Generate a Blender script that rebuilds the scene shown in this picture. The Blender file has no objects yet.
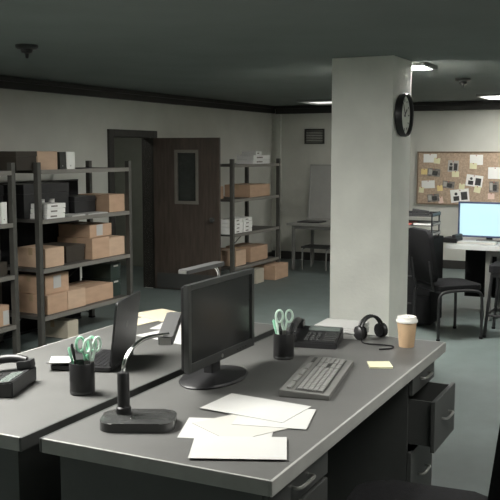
import bpy, bmesh, math, random
from mathutils import Vector, Matrix
random.seed(7)
sc = bpy.context.scene
C = sc.collection
PI = math.pi

# ------------------------------------------------------------------ materials
def mat(name, col, rough=.6, metal=0., var=0., scale=8., stretch=(1,1,1), bump=0., bscale=60., emit=None, estr=0., spec=.5, col2=None):
    m = bpy.data.materials.new(name); m.use_nodes = True
    n = m.node_tree.nodes; l = m.node_tree.links
    b = n['Principled BSDF']
    b.inputs['Roughness'].default_value = rough
    b.inputs['Metallic'].default_value = metal
    b.inputs['Specular IOR Level'].default_value = spec
    tc = n.new('ShaderNodeTexCoord'); mp = n.new('ShaderNodeMapping')
    mp.inputs['Scale'].default_value = stretch
    l.new(tc.outputs['Object'], mp.inputs['Vector'])
    nz = n.new('ShaderNodeTexNoise'); nz.inputs['Scale'].default_value = scale; nz.inputs['Detail'].default_value = 5
    l.new(mp.outputs['Vector'], nz.inputs['Vector'])
    rp = n.new('ShaderNodeValToRGB')
    c2 = col2 or tuple(c*(1+var) for c in col); c1 = tuple(c*(1-var) for c in col)
    rp.color_ramp.elements[0].position = .3; rp.color_ramp.elements[1].position = .7
    rp.color_ramp.elements[0].color = (*c1, 1); rp.color_ramp.elements[1].color = (*c2, 1)
    l.new(nz.outputs['Fac'], rp.inputs['Fac']); l.new(rp.outputs['Color'], b.inputs['Base Color'])
    if bump:
        nb = n.new('ShaderNodeTexNoise'); nb.inputs['Scale'].default_value = bscale
        l.new(mp.outputs['Vector'], nb.inputs['Vector'])
        bp = n.new('ShaderNodeBump'); bp.inputs['Strength'].default_value = bump; bp.inputs['Distance'].default_value = .01
        l.new(nb.outputs['Fac'], bp.inputs['Height']); l.new(bp.outputs['Normal'], b.inputs['Normal'])
    if emit:
        b.inputs['Emission Color'].default_value = (*emit, 1); b.inputs['Emission Strength'].default_value = estr
    return m

M = dict(
 wall=mat('wall paint', (.56,.56,.51), .85, var=.05, scale=3, bump=.15, bscale=90),
 colpaint=mat('column paint', (.84,.84,.78), .85, var=.05, scale=4, bump=.3, bscale=45),
 ceil=mat('ceiling paint', (.17,.19,.18), .9, var=.06, scale=2),
 floor=mat('floor vinyl', (.108,.134,.130), .55, var=.10, scale=5, bump=.05, bscale=120),
 trim=mat('dark trim', (.020,.019,.017), .55, var=.1),
 door=mat('door wood', (.058,.043,.034), .5, var=.3, scale=6, stretch=(6,6,.6)),
 doorframe=mat('door frame paint', (.03,.028,.024), .5, var=.15),
 glass=mat('dark wired glass', (.016,.02,.018), .15, var=.2, scale=30),
 steel=mat('brushed steel', (.45,.45,.43), .4, 1., var=.1),
 chrome=mat('chrome', (.85,.85,.85), .12, 1.),
 desk=mat('desk laminate', (.098,.098,.094), .5, var=.07, scale=7, bump=.05, bscale=200),
 deskedge=mat('desk edge band', (.30,.30,.285), .5, var=.08, scale=12),
 deskbody=mat('desk body metal', (.048,.050,.048), .5, var=.08, scale=9),
 deskdark=mat('desk interior', (.012,.012,.012), .7),
 black=mat('black plastic', (.014,.014,.015), .42, var=.15, scale=20),
 blackmatte=mat('black rubber', (.010,.010,.011), .8, spec=.2, var=.15, scale=20),
 darkgrey=mat('dark grey plastic', (.035,.036,.036), .4, var=.1, scale=20),
 bezel=mat('monitor bezel', (.040,.042,.041), .35, var=.08, scale=20),
 screen=mat('monitor glass off', (.017,.018,.018), .24, var=.05, scale=3),
 screen_on=mat('monitor screen lit', (.05,.08,.09), .3, emit=(.58,.86,.93), estr=.42),
 bluebezel=mat('blue grey bezel', (.045,.065,.14), .4),
 kbd=mat('keyboard case', (.15,.15,.142), .5, var=.06, scale=15),
 key=mat('keyboard keys', (.205,.205,.195), .5, var=.05, scale=40),
 keywell=mat('keyboard well', (.05,.05,.048), .6),
 paper=mat('white paper', (.47,.47,.455), .8, var=.02, scale=6),
 paper2=mat('off white paper', (.45,.44,.41), .8, var=.03, scale=6),
 pack=mat('white wrapper', (.86,.86,.83), .6),
 manila=mat('manila folder', (.62,.56,.42), .75, var=.04, scale=6),
 note=mat('yellow note', (.78,.76,.52), .8, var=.03),
 noteor=mat('amber note', (.82,.66,.30), .8, var=.03),
 notepink=mat('pale pink note', (.78,.60,.52), .8, var=.03),
 ink=mat('dark print', (.05,.05,.05), .7, var=.3, scale=25),
 inkgrey=mat('grey print', (.22,.2,.18), .7, var=.4, scale=25),
 cork=mat('cork', (.46,.345,.25), .9, var=.22, scale=40, bump=.3, bscale=150),
 corkframe=mat('cork board frame', (.20,.15,.10), .6, var=.1),
 card=mat('cardboard', (.46,.31,.21), .8, var=.08, scale=6, stretch=(1,1,3)),
 card2=mat('paler cardboard', (.53,.38,.27), .8, var=.08, scale=6, stretch=(1,1,3)),
 cardgrey=mat('greyish cardboard', (.44,.40,.32), .8, var=.08, scale=6),
 tape=mat('packing tape', (.40,.29,.18), .3, var=.05),
 greenbox=mat('dark green archive box', (.022,.036,.030), .6, var=.1),
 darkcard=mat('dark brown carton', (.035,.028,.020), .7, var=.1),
 rack=mat('rack steel', (.080,.078,.070), .5, .3, var=.12, scale=15),
 rackshelf=mat('rack shelf board', (.075,.07,.064), .55, var=.12, scale=10),
 green=mat('mint green plastic', (.30,.60,.43), .35, var=.08),
 greenlight=mat('pale green plastic', (.60,.76,.66), .35, var=.05),
 greenpen=mat('green pen barrel', (.12,.42,.22), .35),
 cupcard=mat('paper cup sleeve', (.52,.36,.22), .7, var=.08, scale=20),
 cuplid=mat('white cup lid', (.80,.79,.74), .4),
 clockface=mat('clock face', (.84,.85,.78), .5),
 tablewhite=mat('white table laminate', (.52,.53,.52), .4, var=.04),
 tablegrey=mat('grey table laminate', (.30,.30,.28), .5, var=.06),
 tableleg=mat('grey table steel', (.22,.22,.21), .45, .3),
 fabric=mat('black upholstery', (.010,.010,.011), .85, spec=.15, var=.25, scale=60, bump=.2, bscale=200),
 board=mat('grey board', (.36,.36,.34), .55, var=.05),
 red=mat('red folder', (.42,.10,.08), .6),
 vent=mat('vent metal', (.045,.045,.04), .5, .2),
 panel=mat('light diffuser', (.8,.8,.8), .5, emit=(1.,.98,.92), estr=7.),
 lightframe=mat('light frame', (.25,.26,.25), .5),
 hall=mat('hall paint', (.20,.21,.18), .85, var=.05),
)

# ------------------------------------------------------------------ mesh helpers
def MB(): return bmesh.new()
def box(bm, x0,x1,y0,y1,z0,z1, bev=0., seg=2, mtx=None):
    r = bmesh.ops.create_cube(bm, size=1.)
    vs = r['verts']
    for v in vs:
        v.co = Vector(((x0+x1)/2+v.co.x*(x1-x0), (y0+y1)/2+v.co.y*(y1-y0), (z0+z1)/2+v.co.z*(z1-z0)))
    if bev:
        es = list({e for v in vs for e in v.link_edges})
        r = bmesh.ops.bevel(bm, geom=es, offset=bev, segments=seg, profile=.7, affect='EDGES')
        vs = list(set(r['verts']) | {v for v in vs if v.is_valid})
    if mtx is not None:
        for v in vs: v.co = mtx @ v.co
    return vs
def lathe(bm, prof, n=24, mtx=None, cap=True):
    rings = []
    for r, z in prof:
        rings.append([bm.verts.new((r*math.cos(2*PI*k/n), r*math.sin(2*PI*k/n), z)) for k in range(n)])
    for a, b in zip(rings, rings[1:]):
        for k in range(n):
            bm.faces.new((a[k], a[(k+1)%n], b[(k+1)%n], b[k]))
    if cap:
        if prof[0][0] > 1e-6: bm.faces.new(list(reversed(rings[0])))
        if prof[-1][0] > 1e-6: bm.faces.new(rings[-1])
    if mtx is not None:
        for rg in rings:
            for v in rg: v.co = mtx @ v.co
def smoothpts(pts, n=6):
    P = [Vector(p) for p in pts]; out = []
    for i in range(len(P)-1):
        p0 = P[max(i-1,0)]; p1 = P[i]; p2 = P[i+1]; p3 = P[min(i+2,len(P)-1)]
        for k in range(n):
            t = k/n
            out.append(.5*((2*p1)+(p2-p0)*t+(2*p0-5*p1+4*p2-p3)*t*t+(3*p1-p0-3*p2+p3)*t**3))
    out.append(P[-1]); return out
def tube(bm, pts, r, n=10, closed=False, radii=None):
    P = [Vector(p) for p in pts]; rings = []; up = None
    N = len(P)
    for i, p in enumerate(P):
        if closed: d = P[(i+1)%N]-P[i-1]
        else: d = P[min(i+1,N-1)]-P[max(i-1,0)]
        d.normalize()
        if up is None:
            up = Vector((0,0,1)) if abs(d.z) < .9 else Vector((1,0,0))
        s = d.cross(up).normalized(); up = s.cross(d).normalized()
        rr = radii[i] if radii else r
        rings.append([bm.verts.new(p+rr*(math.cos(2*PI*k/n)*s+math.sin(2*PI*k/n)*up)) for k in range(n)])
    for i in range(N if closed else N-1):
        a = rings[i]; b = rings[(i+1)%N]
        for k in range(n): bm.faces.new((a[k], a[(k+1)%n], b[(k+1)%n], b[k]))
    if not closed:
        bm.faces.new(list(reversed(rings[0]))); bm.faces.new(rings[-1])
def prism(bm, poly, z0, z1, mtx=None, bev=0.):
    a = [bm.verts.new((x,y,z0)) for x,y in poly]; b = [bm.verts.new((x,y,z1)) for x,y in poly]
    n = len(poly)
    for k in range(n): bm.faces.new((a[k], a[(k+1)%n], b[(k+1)%n], b[k]))
    bm.faces.new(list(reversed(a))); top = bm.faces.new(b)
    vs = a+b
    if bev:
        r = bmesh.ops.bevel(bm, geom=list(top.edges), offset=bev, segments=2, profile=.7, affect='EDGES')
        vs = list(set(r['verts']) | {v for v in vs if v.is_valid})
    if mtx is not None:
        for v in vs: v.co = mtx @ v.co
def rrect(w, d, r, n=5):
    out = []
    for cx, cy, a0 in ((w/2-r,d/2-r,0),(-w/2+r,d/2-r,PI/2),(-w/2+r,-d/2+r,PI),(w/2-r,-d/2+r,3*PI/2)):
        for k in range(n+1):
            a = a0+PI/2*k/n; out.append((cx+r*math.cos(a), cy+r*math.sin(a)))
    return out
def obj(name, bm, m, parent=None, smooth=False):
    bmesh.ops.recalc_face_normals(bm, faces=bm.faces)
    me = bpy.data.meshes.new(name); bm.to_mesh(me); bm.free()
    if smooth:
        for p in me.polygons: p.use_smooth = True
        try: me.set_sharp_from_angle(angle=math.radians(40))
        except Exception: pass
    o = bpy.data.objects.new(name, me); C.objects.link(o)
    me.materials.append(M[m] if isinstance(m, str) else m)
    if parent is not None: o.parent = parent
    return o
def bobj(name, m, dims, parent=None, bev=0.):
    bm = MB(); box(bm, *dims, bev=bev); return obj(name, bm, m, parent)
def thing(name, label, cat, loc=(0,0,0), rotz=0., group=None, kind=None):
    o = bpy.data.objects.new(name, None); C.objects.link(o); o.empty_display_size = .1
    o.location = loc; o.rotation_euler = (0,0,rotz)
    return tag(o, label, cat, group, kind)
def tag(o, label=None, cat=None, group=None, kind=None):
    if label: o['label'] = label
    if cat: o['category'] = cat
    if group: o['group'] = group
    if kind: o['kind'] = kind
    return o
def struct(name, bm, m, label, cat): return tag(obj(name, bm, m), label, cat, kind='structure')
def dup(root, loc, rotz, label, group=None):
    r = root.copy(); C.objects.link(r); r.location = loc; r.rotation_euler = (0,0,rotz)
    r['label'] = label
    if group: r['group'] = group
    for ch in list(root.children):
        c = ch.copy(); C.objects.link(c); c.parent = r
        for g in list(ch.children):
            d = g.copy(); C.objects.link(d); d.parent = c
    return r

# ------------------------------------------------------------------ the room
XW, YW, ZC = 12.2, 5.70, 2.35
DX0, DX1, DZ = 8.00, 8.80, 1.815      # doorway
bm = MB(); box(bm, -1.6,XW+.15,-2.6,7.6,-.1,0); struct('floor', bm, 'floor', 'grey green vinyl office floor', 'floor')
bm = MB(); box(bm, -1.6,XW+.15,-2.6,7.6,ZC,ZC+.1); struct('ceiling', bm, 'ceil', 'dark grey ceiling with recessed light panels', 'ceiling')
bm = MB()
box(bm, -1.6,DX0,YW,YW+.12,0,ZC); box(bm, DX1,XW+.15,YW,YW+.12,0,ZC); box(bm, DX0,DX1,YW,YW+.12,DZ,ZC)
struct('wall_left', bm, 'wall', 'grey painted wall with the doorway behind the storage racks', 'wall')
bm = MB(); box(bm, XW,XW+.15,-2.6,YW,0,ZC); struct('wall_back', bm, 'wall', 'grey painted back wall carrying the cork board', 'wall')
bm = MB(); box(bm, -1.6,XW,-2.6,-2.5,0,ZC); struct('wall_right', bm, 'wall', 'grey painted wall on the right, out of view', 'wall')
bm = MB(); box(bm, -1.6,-1.5,-2.5,YW,0,ZC); struct('wall_front', bm, 'wall', 'grey painted wall at the viewer side, out of view', 'wall')
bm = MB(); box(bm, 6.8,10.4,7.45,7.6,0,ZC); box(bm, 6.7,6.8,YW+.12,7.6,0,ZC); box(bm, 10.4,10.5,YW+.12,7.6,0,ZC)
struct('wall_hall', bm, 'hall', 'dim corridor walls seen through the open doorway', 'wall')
bm = MB()
for y0, y1, z0, z1 in ((YW-.055,YW,2.235,2.30),(YW-.085,YW,2.30,2.345)): box(bm, -1.5,XW,y0,y1,z0,z1, .006)
struct('trim_1', bm, 'trim', 'dark crown moulding along the door wall', 'moulding')
bm = MB()
for d, z0, z1 in ((.055,2.225,2.30),(.085,2.30,2.345)): box(bm, XW-d,XW,-2.5,YW-.086,z0,z1, .006)
struct('trim_2', bm, 'trim', 'dark crown moulding along the cork board wall', 'moulding')
bm = MB(); box(bm, -1.5,DX0-.1,YW-.015,YW,0,.10); box(bm, DX1+.1,XW,YW-.015,YW,0,.10); struct('baseboard_left', bm, 'trim', 'dark baseboard along the door wall', 'baseboard')
bm = MB(); box(bm, XW-.015,XW,-2.5,YW-.016,0,.12); struct('baseboard_back', bm, 'trim', 'dark baseboard under the cork board wall', 'baseboard')
# corner pilaster
bm = MB(); box(bm, XW-.06,XW,YW-.17,YW-.09,.0,2.22,.01); struct('trim_3', bm, 'wall', 'narrow boxed pipe in the far corner of the room', 'boxed pipe')
# column
bm = MB(); box(bm, 6.21,6.69,1.922,2.402,0,ZC,.008); struct('column', bm, 'colpaint', 'square off white plaster column beside the desks', 'column')

# door: frame and open leaf
d = thing('door_1', 'dark wooden door standing open with a narrow glass pane', 'door', (DX1+.02,YW-.02,0), kind='structure')
bm = MB(); ox, oy = DX1+.02, YW-.02
box(bm, DX0-.09-ox,DX0-ox,YW-.03-oy,YW+.14-oy,0,DZ+.085,.006); box(bm, DX1-ox,DX1+.09-ox,YW-.03-oy,YW+.14-oy,0,DZ+.085,.006)
box(bm, DX0-ox,DX1-ox,YW-.03-oy,YW+.14-oy,DZ,DZ+.085,.006)
obj('door_frame', bm, 'doorframe', d)
la = math.atan2(-.835,.085); LM = Matrix.Rotation(la,4,'Z') @ Matrix.Translation((.02,0,0))
LW, LH = .845, 1.815
bm = MB()
wx0, wx1, wz0, wz1 = .30,.56,1.06,1.65
for a in ((0,wx0,0.01,LH),(wx1,LW,.01,LH),(wx0,wx1,.01,wz0),(wx0,wx1,wz1,LH)): box(bm, a[0],a[1],-.045,0,a[2],a[3], mtx=LM)
leaf = obj('door_leaf', bm, 'door', d)
bm = MB()
for a in ((wx0-.025,wx0+.012,wz0-.025,wz1+.025),(wx1-.012,wx1+.025,wz0-.025,wz1+.025),(wx0,wx1,wz0-.025,wz0+.012),(wx0,wx1,wz1-.012,wz1+.025)): box(bm, a[0],a[1],-.053,.006,a[2],a[3],.002, mtx=LM)
obj('window_frame', bm, mat('door window frame',(.16,.15,.13),.4), leaf)
bm = MB(); box(bm, wx0,wx1,-.028,-.02,wz0,wz1, mtx=LM); obj('pane', bm, 'glass', leaf)
bm = MB(); box(bm, .03,LW-.03,-.049,-.045,.02,.20,.001, mtx=LM); obj('kick_plate', bm, 'deskbody', leaf)
for z in (.22,.95,1.62):
    bm = MB(); lathe(bm, [(.012,z),(.012,z+.10)], 12, Matrix.Translation((.008,-.012,0)) ); obj('hinge', bm, 'steel', leaf)
for s in (-1,1):
    bm = MB()
    lathe(bm, [(.012,0),(.012,.03),(.028,.04),(.032,.055),(.024,.068),(0.001,.072)], 16, LM @ Matrix.Translation((LW-.07,-.045 if s<0 else 0,.86)) @ Matrix.Rotation(PI/2 if s<0 else -PI/2,4,'X'))
    obj('door_knob', bm, 'deskbody', leaf, True)

# wall vent
v = thing('wall_vent', 'dark metal air vent high on the far back wall', 'vent', (XW,4.985,1.77))
bm = MB()
for a in ((-.16,.16,0,.025),(-.16,.16,.20,.225),(-.16,-.135,.025,.20),(.135,.16,.025,.20)): box(bm, -.02,0,a[0],a[1],a[2],a[3],.003)
obj('frame', bm, 'vent', v)
bm = MB()
for k in range(7):
    box(bm, -.012,.008,-.135,.135,-.002,.002, mtx=Matrix.Translation((-.006,0,.038+k*.0245)) @ Matrix.Rotation(.6,4,'Y'))
obj('slats', bm, 'vent', v)

# ceiling lights
def ceiling_light(cx, cy, lx, ly, label, st):
    t = thing('ceiling_light', label, 'ceiling light', (cx,cy,ZC), group='ceiling light panels')
    bm = MB(); w = .03
    for a in ((-lx/2-w,lx/2+w,-ly/2-w,-ly/2),(-lx/2-w,lx/2+w,ly/2,ly/2+w),(-lx/2-w,-lx/2,-ly/2,ly/2),(lx/2,lx/2+w,-ly/2,ly/2)): box(bm, a[0],a[1],a[2],a[3],-.03,0,.003)
    obj('frame', bm, 'lightframe', t)
    bobj('diffuser', mat('light diffuser %.1f'%st,(.8,.8,.8),.5,emit=(1.,.985,.93),estr=st), (-lx/2,lx/2,-ly/2,ly/2,-.012,-.002), t)
ceiling_light(11.35,4.10,.7,1.25,'lit ceiling panel in the far corner left of the column',.42)
ceiling_light(6.95,2.20,.34,.66,'lit ceiling panel just behind the top of the column',55.)
ceiling_light(11.2,1.65,.7,1.25,'lit ceiling panel over the cork board at the right edge',7.)
ceiling_light(2.45,2.9,1.0,1.1,'lit ceiling panel above the two desks',21.)
ceiling_light(2.9,-.2,1.2,1.0,'added out of view ceiling panel lighting the front of the desks',5.)  # unseen panel added as fill light on the near desk area
ceiling_light(7.6,-.8,.7,1.2,'added out of view ceiling panel lighting the column from the right',6.)  # unseen panel added to brighten the column side and clock
t = tag(bobj('ceiling_light','panel',(8.2,8.8,6.6,6.9,ZC-.02,ZC-.002)), 'added unseen ceiling lamp lighting the corridor beyond the doorway', 'ceiling light')  # unseen lamp added so the corridor walls read as dimly lit
t.data.materials[0] = mat('added hall lamp',(.8,.8,.8),.5,emit=(1,.98,.9),estr=7.)
# smoke detectors
for i,(x,y,lab) in enumerate(((8.46,1.93,'small dark smoke detector on the ceiling right of the column'),(4.55,3.91,'small dark smoke detector on the ceiling at upper left'))):
    t = thing('smoke_detector', lab, 'smoke detector', (x,y,ZC), group='smoke detectors on the ceiling')
    bm = MB(); lathe(bm, [(.075,0),(.075,-.018),(.06,-.03)], 20); obj('base', bm, 'darkgrey', t, True)
    bm = MB(); lathe(bm, [(.04,-.03),(.035,-.05),(.012,-.058),(.01,-.085),(.001,-.088)], 16); obj('sensor', bm, 'black', t, True)

# ------------------------------------------------------------------ wall clock
t = thing('wall_clock', 'round black rimmed wall clock on the narrow side of the column', 'clock', (6.40,1.922,1.925))
R = Matrix.Rotation(PI/2,4,'X')
bm = MB(); lathe(bm, [(.150,0),(.160,.01),(.162,.045),(.156,.060),(.148,.056),(.146,.030)], 40, R); obj('case', bm, 'black', t, True)
bm = MB(); lathe(bm, [(.147,.026),(.147,.032)], 40, R); face = obj('dial', bm, 'clockface', t, True)
for k in range(12):
    L = .026 if k%3==0 else .014
    bm = MB(); box(bm, -.004,.004,.122-L,.122,.032,.034, mtx=R @ Matrix.Rotation(k*PI/6,4,'Z')); obj('hour_mark', bm, 'ink', face)
for nm, L, w, a, z in (('hour_hand',.07,.006,-.9,.036),('minute_hand',.105,.004,.55,.039)):
    bm = MB(); box(bm, -w,w,-.015,L,z-.001,z+.001, mtx=R @ Matrix.Rotation(a,4,'Z')); obj(nm, bm, 'ink', t)

# ------------------------------------------------------------------ cork board and pinned papers
t = thing('cork_board', 'large cork notice board on the back wall covered in pinned papers', 'notice board', (XW,2.50,.905))
bobj('cork_panel','cork',(-.018,0,-.88,.88,.015,.735), t)
bm = MB()
for a in ((-.895,.895,0,.018),(-.895,.895,.732,.75),(-.895,-.877,.018,.732),(.877,.895,.018,.732)): box(bm, -.028,0,a[0],a[1],a[2],a[3],.003)
obj('frame', bm, 'corkframe', t)
notes = [ # y,z,w,h,rot,material,print,label
 (3.21,1.56,.19,.12,0,'pack',0,'white sheet pinned at the top left of the cork board'),
 (3.11,1.525,.09,.08,.1,'note',0,'yellow note overlapping the top left white sheet on the cork board'),
 (3.29,1.37,.09,.08,0,'noteor',0,'amber note at the left edge of the cork board'),
 (3.15,1.36,.18,.11,.1,'inkgrey',2,'dark photo print right of the amber note on the cork board'),
 (2.88,1.45,.15,.16,.05,'paper2',1,'photo print with dark figure near the top centre of the cork board'),
 (2.845,1.34,.10,.08,0,'note',0,'yellow note under the top centre photo of the cork board'),
 (2.56,1.54,.18,.14,0,'pack',0,'white sheet pinned at the top right of the cork board'),
 (2.60,1.455,.10,.08,.05,'note',0,'yellow note hanging below the top right white sheet of the cork board'),
 (2.58,1.25,.23,.16,.12,'pack',1,'tilted black and white photo right of the cork board centre'),
 (2.535,1.13,.09,.09,.2,'note',0,'yellow note below the tilted photo on the right of the cork board'),
 (2.30,1.36,.19,.16,0,'pack',0,'white sheet near the right edge above the lit monitor'),
 (2.31,1.17,.13,.15,0,'inkgrey',2,'brownish portrait photo at the right above the lit monitor'),
 (2.345,1.04,.09,.08,0,'notepink',0,'pale pink note just above the lit monitor'),
 (3.23,1.19,.19,.11,-.05,'pack',0,'white sheet on the lower left of the cork board'),
 (3.325,1.11,.07,.08,.1,'note',0,'small pale note at the lower left corner of the cork board'),
 (3.06,1.14,.08,.08,-.1,'noteor',0,'amber note left of centre low on the cork board'),
 (2.94,1.19,.17,.10,.1,'inkgrey',2,'dark photo print in the middle of the cork board'),
 (2.775,1.04,.26,.18,-.12,'pack',1,'large tilted photo with two dark figures low on the cork board'),
 (2.75,1.17,.08,.08,.1,'note',0,'yellow note on top of the large tilted photo on the cork board'),
 (3.15,1.00,.17,.11,-.1,'inkgrey',2,'dark photo print at the lower left of the cork board'),
 (3.045,.97,.07,.09,-.2,'notepink',0,'pink note beside the lower left dark photo on the cork board'),
]
for i,(y,z,w,h,rt,mm,pr,lab) in enumerate(notes):
    cat = 'photo' if pr else ('note' if 'note' in mm else 'paper sheet')
    t = thing({'photo':'pinned_photo','note':'sticky_note','paper sheet':'pinned_sheet'}[cat], lab, cat, (XW-.0195-.0016*(i%4),y,z), group='papers pinned on the cork board')
    RM = Matrix.Rotation(rt,4,'X')
    bm = MB(); box(bm, -.0012,0,-w/2,w/2,-h/2,h/2, mtx=RM); obj('sheet', bm, mm, t)
    if pr == 1:
        bm = MB(); box(bm, -.0018,-.0012,-w*.40,-w*.06,-h*.36,h*.26, mtx=RM); box(bm, -.0018,-.0012,w*.05,w*.36,-h*.38,-h*.02, mtx=RM); lathe(bm, [(h*.12,0),(h*.12,.0006)], 12, RM @ Matrix.Translation((-.0012,w*.2,h*.16)) @ Matrix.Rotation(-PI/2,4,'Y'))
        obj('picture', bm, 'ink', t)
    if pr == 2:
        bm = MB(); box(bm, -.0018,-.0012,-w*.3,w*.1,-h*.35,h*.2, mtx=RM); obj('picture', bm, 'ink', t)
        bm = MB(); box(bm, -.0018,-.0012,w*.15,w*.42,-h*.3,h*.35, mtx=RM); obj('highlight', bm, 'paper2', t)
    bm = MB(); lathe(bm, [(.007,0),(.007,.006),(.004,.010)], 10, Matrix.Translation((-.0015,0,h*.42)) @ Matrix.Rotation(-PI/2,4,'Y')); obj('push_pin', bm, 'red', t)

# ------------------------------------------------------------------ storage racks
RY0, RY1 = 4.75, 5.26
LEV = (.262,.667,1.085,1.500)          # shelf top heights
def rack(x0, x1, label, first=[None]):
    L = 1.36
    if first[0] is None:
        t = thing('storage_rack', label, 'shelving rack', (x0,RY0,0), group='steel storage racks along the wall')
        for px in (0, L-.045):
            for py in (0, RY1-RY0-.045):
                bm = MB(); box(bm, px,px+.045,py,py+.045,0,1.565,.004); p = obj('post', bm, 'rack', t)
                bm = MB(); box(bm, px-.003,px+.048,py-.003,py+.048,0,.015,.003); obj('foot_cap', bm, 'blackmatte', p)
        for z in LEV:
            bm = MB(); box(bm, .046,L-.046,.004,RY1-RY0-.004,z-.028,z,.004); s = obj('shelf', bm, 'rackshelf', t)
            bm = MB(); box(bm, .046,L-.046,-.002,.004,z-.034,z+.002,.001); obj('shelf_lip', bm, mat('rack lip',(.20,.19,.17),.5,.2) if 'rack lip' not in bpy.data.materials else bpy.data.materials['rack lip'], s)
        bm = MB()
        tube(bm, [(.03,RY1-RY0-.02,.05),(L-.03,RY1-RY0-.02,.6)], .006, 6); tube(bm, [(L-.03,RY1-RY0-.014,.05),(.03,RY1-RY0-.014,.6)], .006, 6)
        obj('cross_brace', bm, 'rack', t)
        first[0] = t; return t
    return dup(first[0], (x0,RY0,0), 0, label)
rack(5.615,0,'dark steel storage rack left of the doorway, full of cardboard boxes')
rack(3.99,0,'dark steel storage rack cut off by the left edge of the photo')
rack(9.085,0,'dark steel storage rack right of the open door, in the far corner')

t=thing('rack_dark_sheet','added black sheet giving the darkness behind the rack left of the doorway','board',(4.10,5.30,0))  # black sheet added to darken the background between the shelves
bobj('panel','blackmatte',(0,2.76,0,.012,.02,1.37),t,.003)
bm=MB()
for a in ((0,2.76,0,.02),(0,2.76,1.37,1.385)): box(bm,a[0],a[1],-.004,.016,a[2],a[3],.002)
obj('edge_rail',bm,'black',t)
# ------------------------------------------------------------------ boxes
def carton(x0, x1, y0, dep, z0, h, m, label, ship=None, rot=0., group='cardboard boxes on the storage racks', name='cardboard_box', tape=True):
    w = x1-x0; t = thing(name, label, 'box', ((x0+x1)/2, y0+dep/2, z0), rot, group)
    bm = MB(); box(bm, -w/2,w/2,-dep/2,dep/2,0,h-.004,.004); obj('carton', bm, m, t)
    for s in (-1,1):
        bm = MB()
        if s < 0: box(bm, -w/2+.001,w/2-.001,-dep/2+.001,-.0015,h-.004,h,.001)
        else: box(bm, -w/2+.001,w/2-.001,.0015,dep/2-.001,h-.004,h,.001)
        obj('flap', bm, m, t)
    if tape:
        bm = MB(); box(bm, -w/2-.0008,w/2+.0008,-.022,.022,h-.06,h+.0008); obj('tape', bm, 'tape', t)
    if ship:
        a,b,c,e = ship
        bm = MB(); box(bm, w*(a-.5),w*(b-.5),-dep/2-.0015,-dep/2,h*c,h*e); obj('shipping_label', bm, 'paper', t)
    return t
S1,S2,S3,S4 = LEV[3],LEV[2],LEV[1],LEV[0]
# left-of-door rack
carton(5.68,5.935,4.80,.38,S1,.155,'card2','pale cardboard box on the top shelf of the rack left of the doorway')
carton(6.675,6.925,4.80,.36,S2,.165,'card','open tan cardboard box at the right end of the second shelf, left of doorway')
carton(5.745,5.995,4.80,.32,S3,.165,'card2','small cardboard box next to the left post on the third shelf, left of doorway')
carton(6.40,6.665,4.80,.40,S3,.195,'card','left lower cardboard box of the stack under a labelled box, third shelf')
carton(6.675,6.93,4.81,.34,S3,.175,'card2','right lower cardboard box beside the labelled stack on the third shelf')
carton(6.42,6.76,4.84,.36,S3+.197,.115,'card','cardboard box with a white label on top of the third shelf stack',(.30,.58,.1,.98))
carton(5.76,6.025,4.80,.36,S4,.165,'card','cardboard box at the left of the bottom shelf carrying a labelled box')
carton(6.035,6.285,4.80,.36,S4,.165,'card2','cardboard box second from the left on the bottom shelf, left of doorway')
carton(5.78,6.10,4.84,.36,S4+.167,.165,'card','cardboard box with white label stacked at the left of the bottom shelf',(.34,.66,.25,.92))
carton(6.30,6.74,4.82,.34,S4,.150,'card','wide low cardboard box right of centre on the bottom shelf')
carton(6.02,6.17,4.80,.34,0,.155,'cardgrey','greyish box on the floor beneath the rack left of the doorway')
# left edge rack
carton(5.03,5.285,4.80,.30,S4,.165,'card','cardboard box on the bottom shelf at the left edge of the photo',(.72,.98,.05,.75))
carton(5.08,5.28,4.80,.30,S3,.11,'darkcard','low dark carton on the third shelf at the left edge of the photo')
# far rack
carton(9.64,10.22,4.80,.36,S2,.155,'card','large cardboard box on the second shelf of the rack right of the door')
carton(8.98,9.13+.15,4.98,.2,S2,.15,'card','cardboard box beside the left post of the far rack, second shelf')
carton(9.26,9.53,4.80,.34,S4,.19,'card2','cardboard box by the left post on the bottom shelf of the far rack')
carton(9.70,10.20,4.82,.36,S4,.19,'card','long cardboard box at the right of the far rack bottom shelf')
carton(10.05,10.46,4.64,.42,0,.19,'card','cardboard box poking out on the floor under the far rack')
carton(9.66,9.88,4.72,.30,0,.18,'cardgrey','small pale box on the floor left of the one under the far rack')
# dark and green boxes
def plainbox(name, x0,x1,y0,dep,z0,h,m,label,cat,group=None,lab=None):
    w=x1-x0; t = thing(name,label,cat,((x0+x1)/2,y0+dep/2,z0),0,group)
    bobj('body', m, (-w/2,w/2,-dep/2,dep/2,0,h*.72), t, .004)
    bobj('lid', m, (-w/2-.004,w/2+.004,-dep/2-.004,dep/2+.004,h*.72,h), t, .004)
    if lab: bobj('title_strip','paper2',(-w*.22,w*.22,-dep/2-.006,-dep/2-.004,h*.80,h*.90),t)
    return t
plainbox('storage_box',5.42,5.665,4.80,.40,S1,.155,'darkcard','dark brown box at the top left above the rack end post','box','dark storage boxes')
plainbox('storage_box',5.68,6.28,4.96,.26,S2,.29,'black','big black storage box behind the white binders on the second shelf','box','dark storage boxes')
plainbox('storage_box',4.66,5.30,4.84,.34,S2,.30,'black','big black storage box on the second shelf of the rack at left edge','box','dark storage boxes')
plainbox('storage_box',6.31,6.62,4.92,.30,S2+.0,.16,'black','low black storage box left of the open tan box on the second shelf','box','dark storage boxes')
plainbox('archive_box',6.76,6.92,4.86,.34,S4,.165,'greenbox','lower dark green archive box at the right end of the bottom shelf','box','dark green archive boxes',True)
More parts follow.
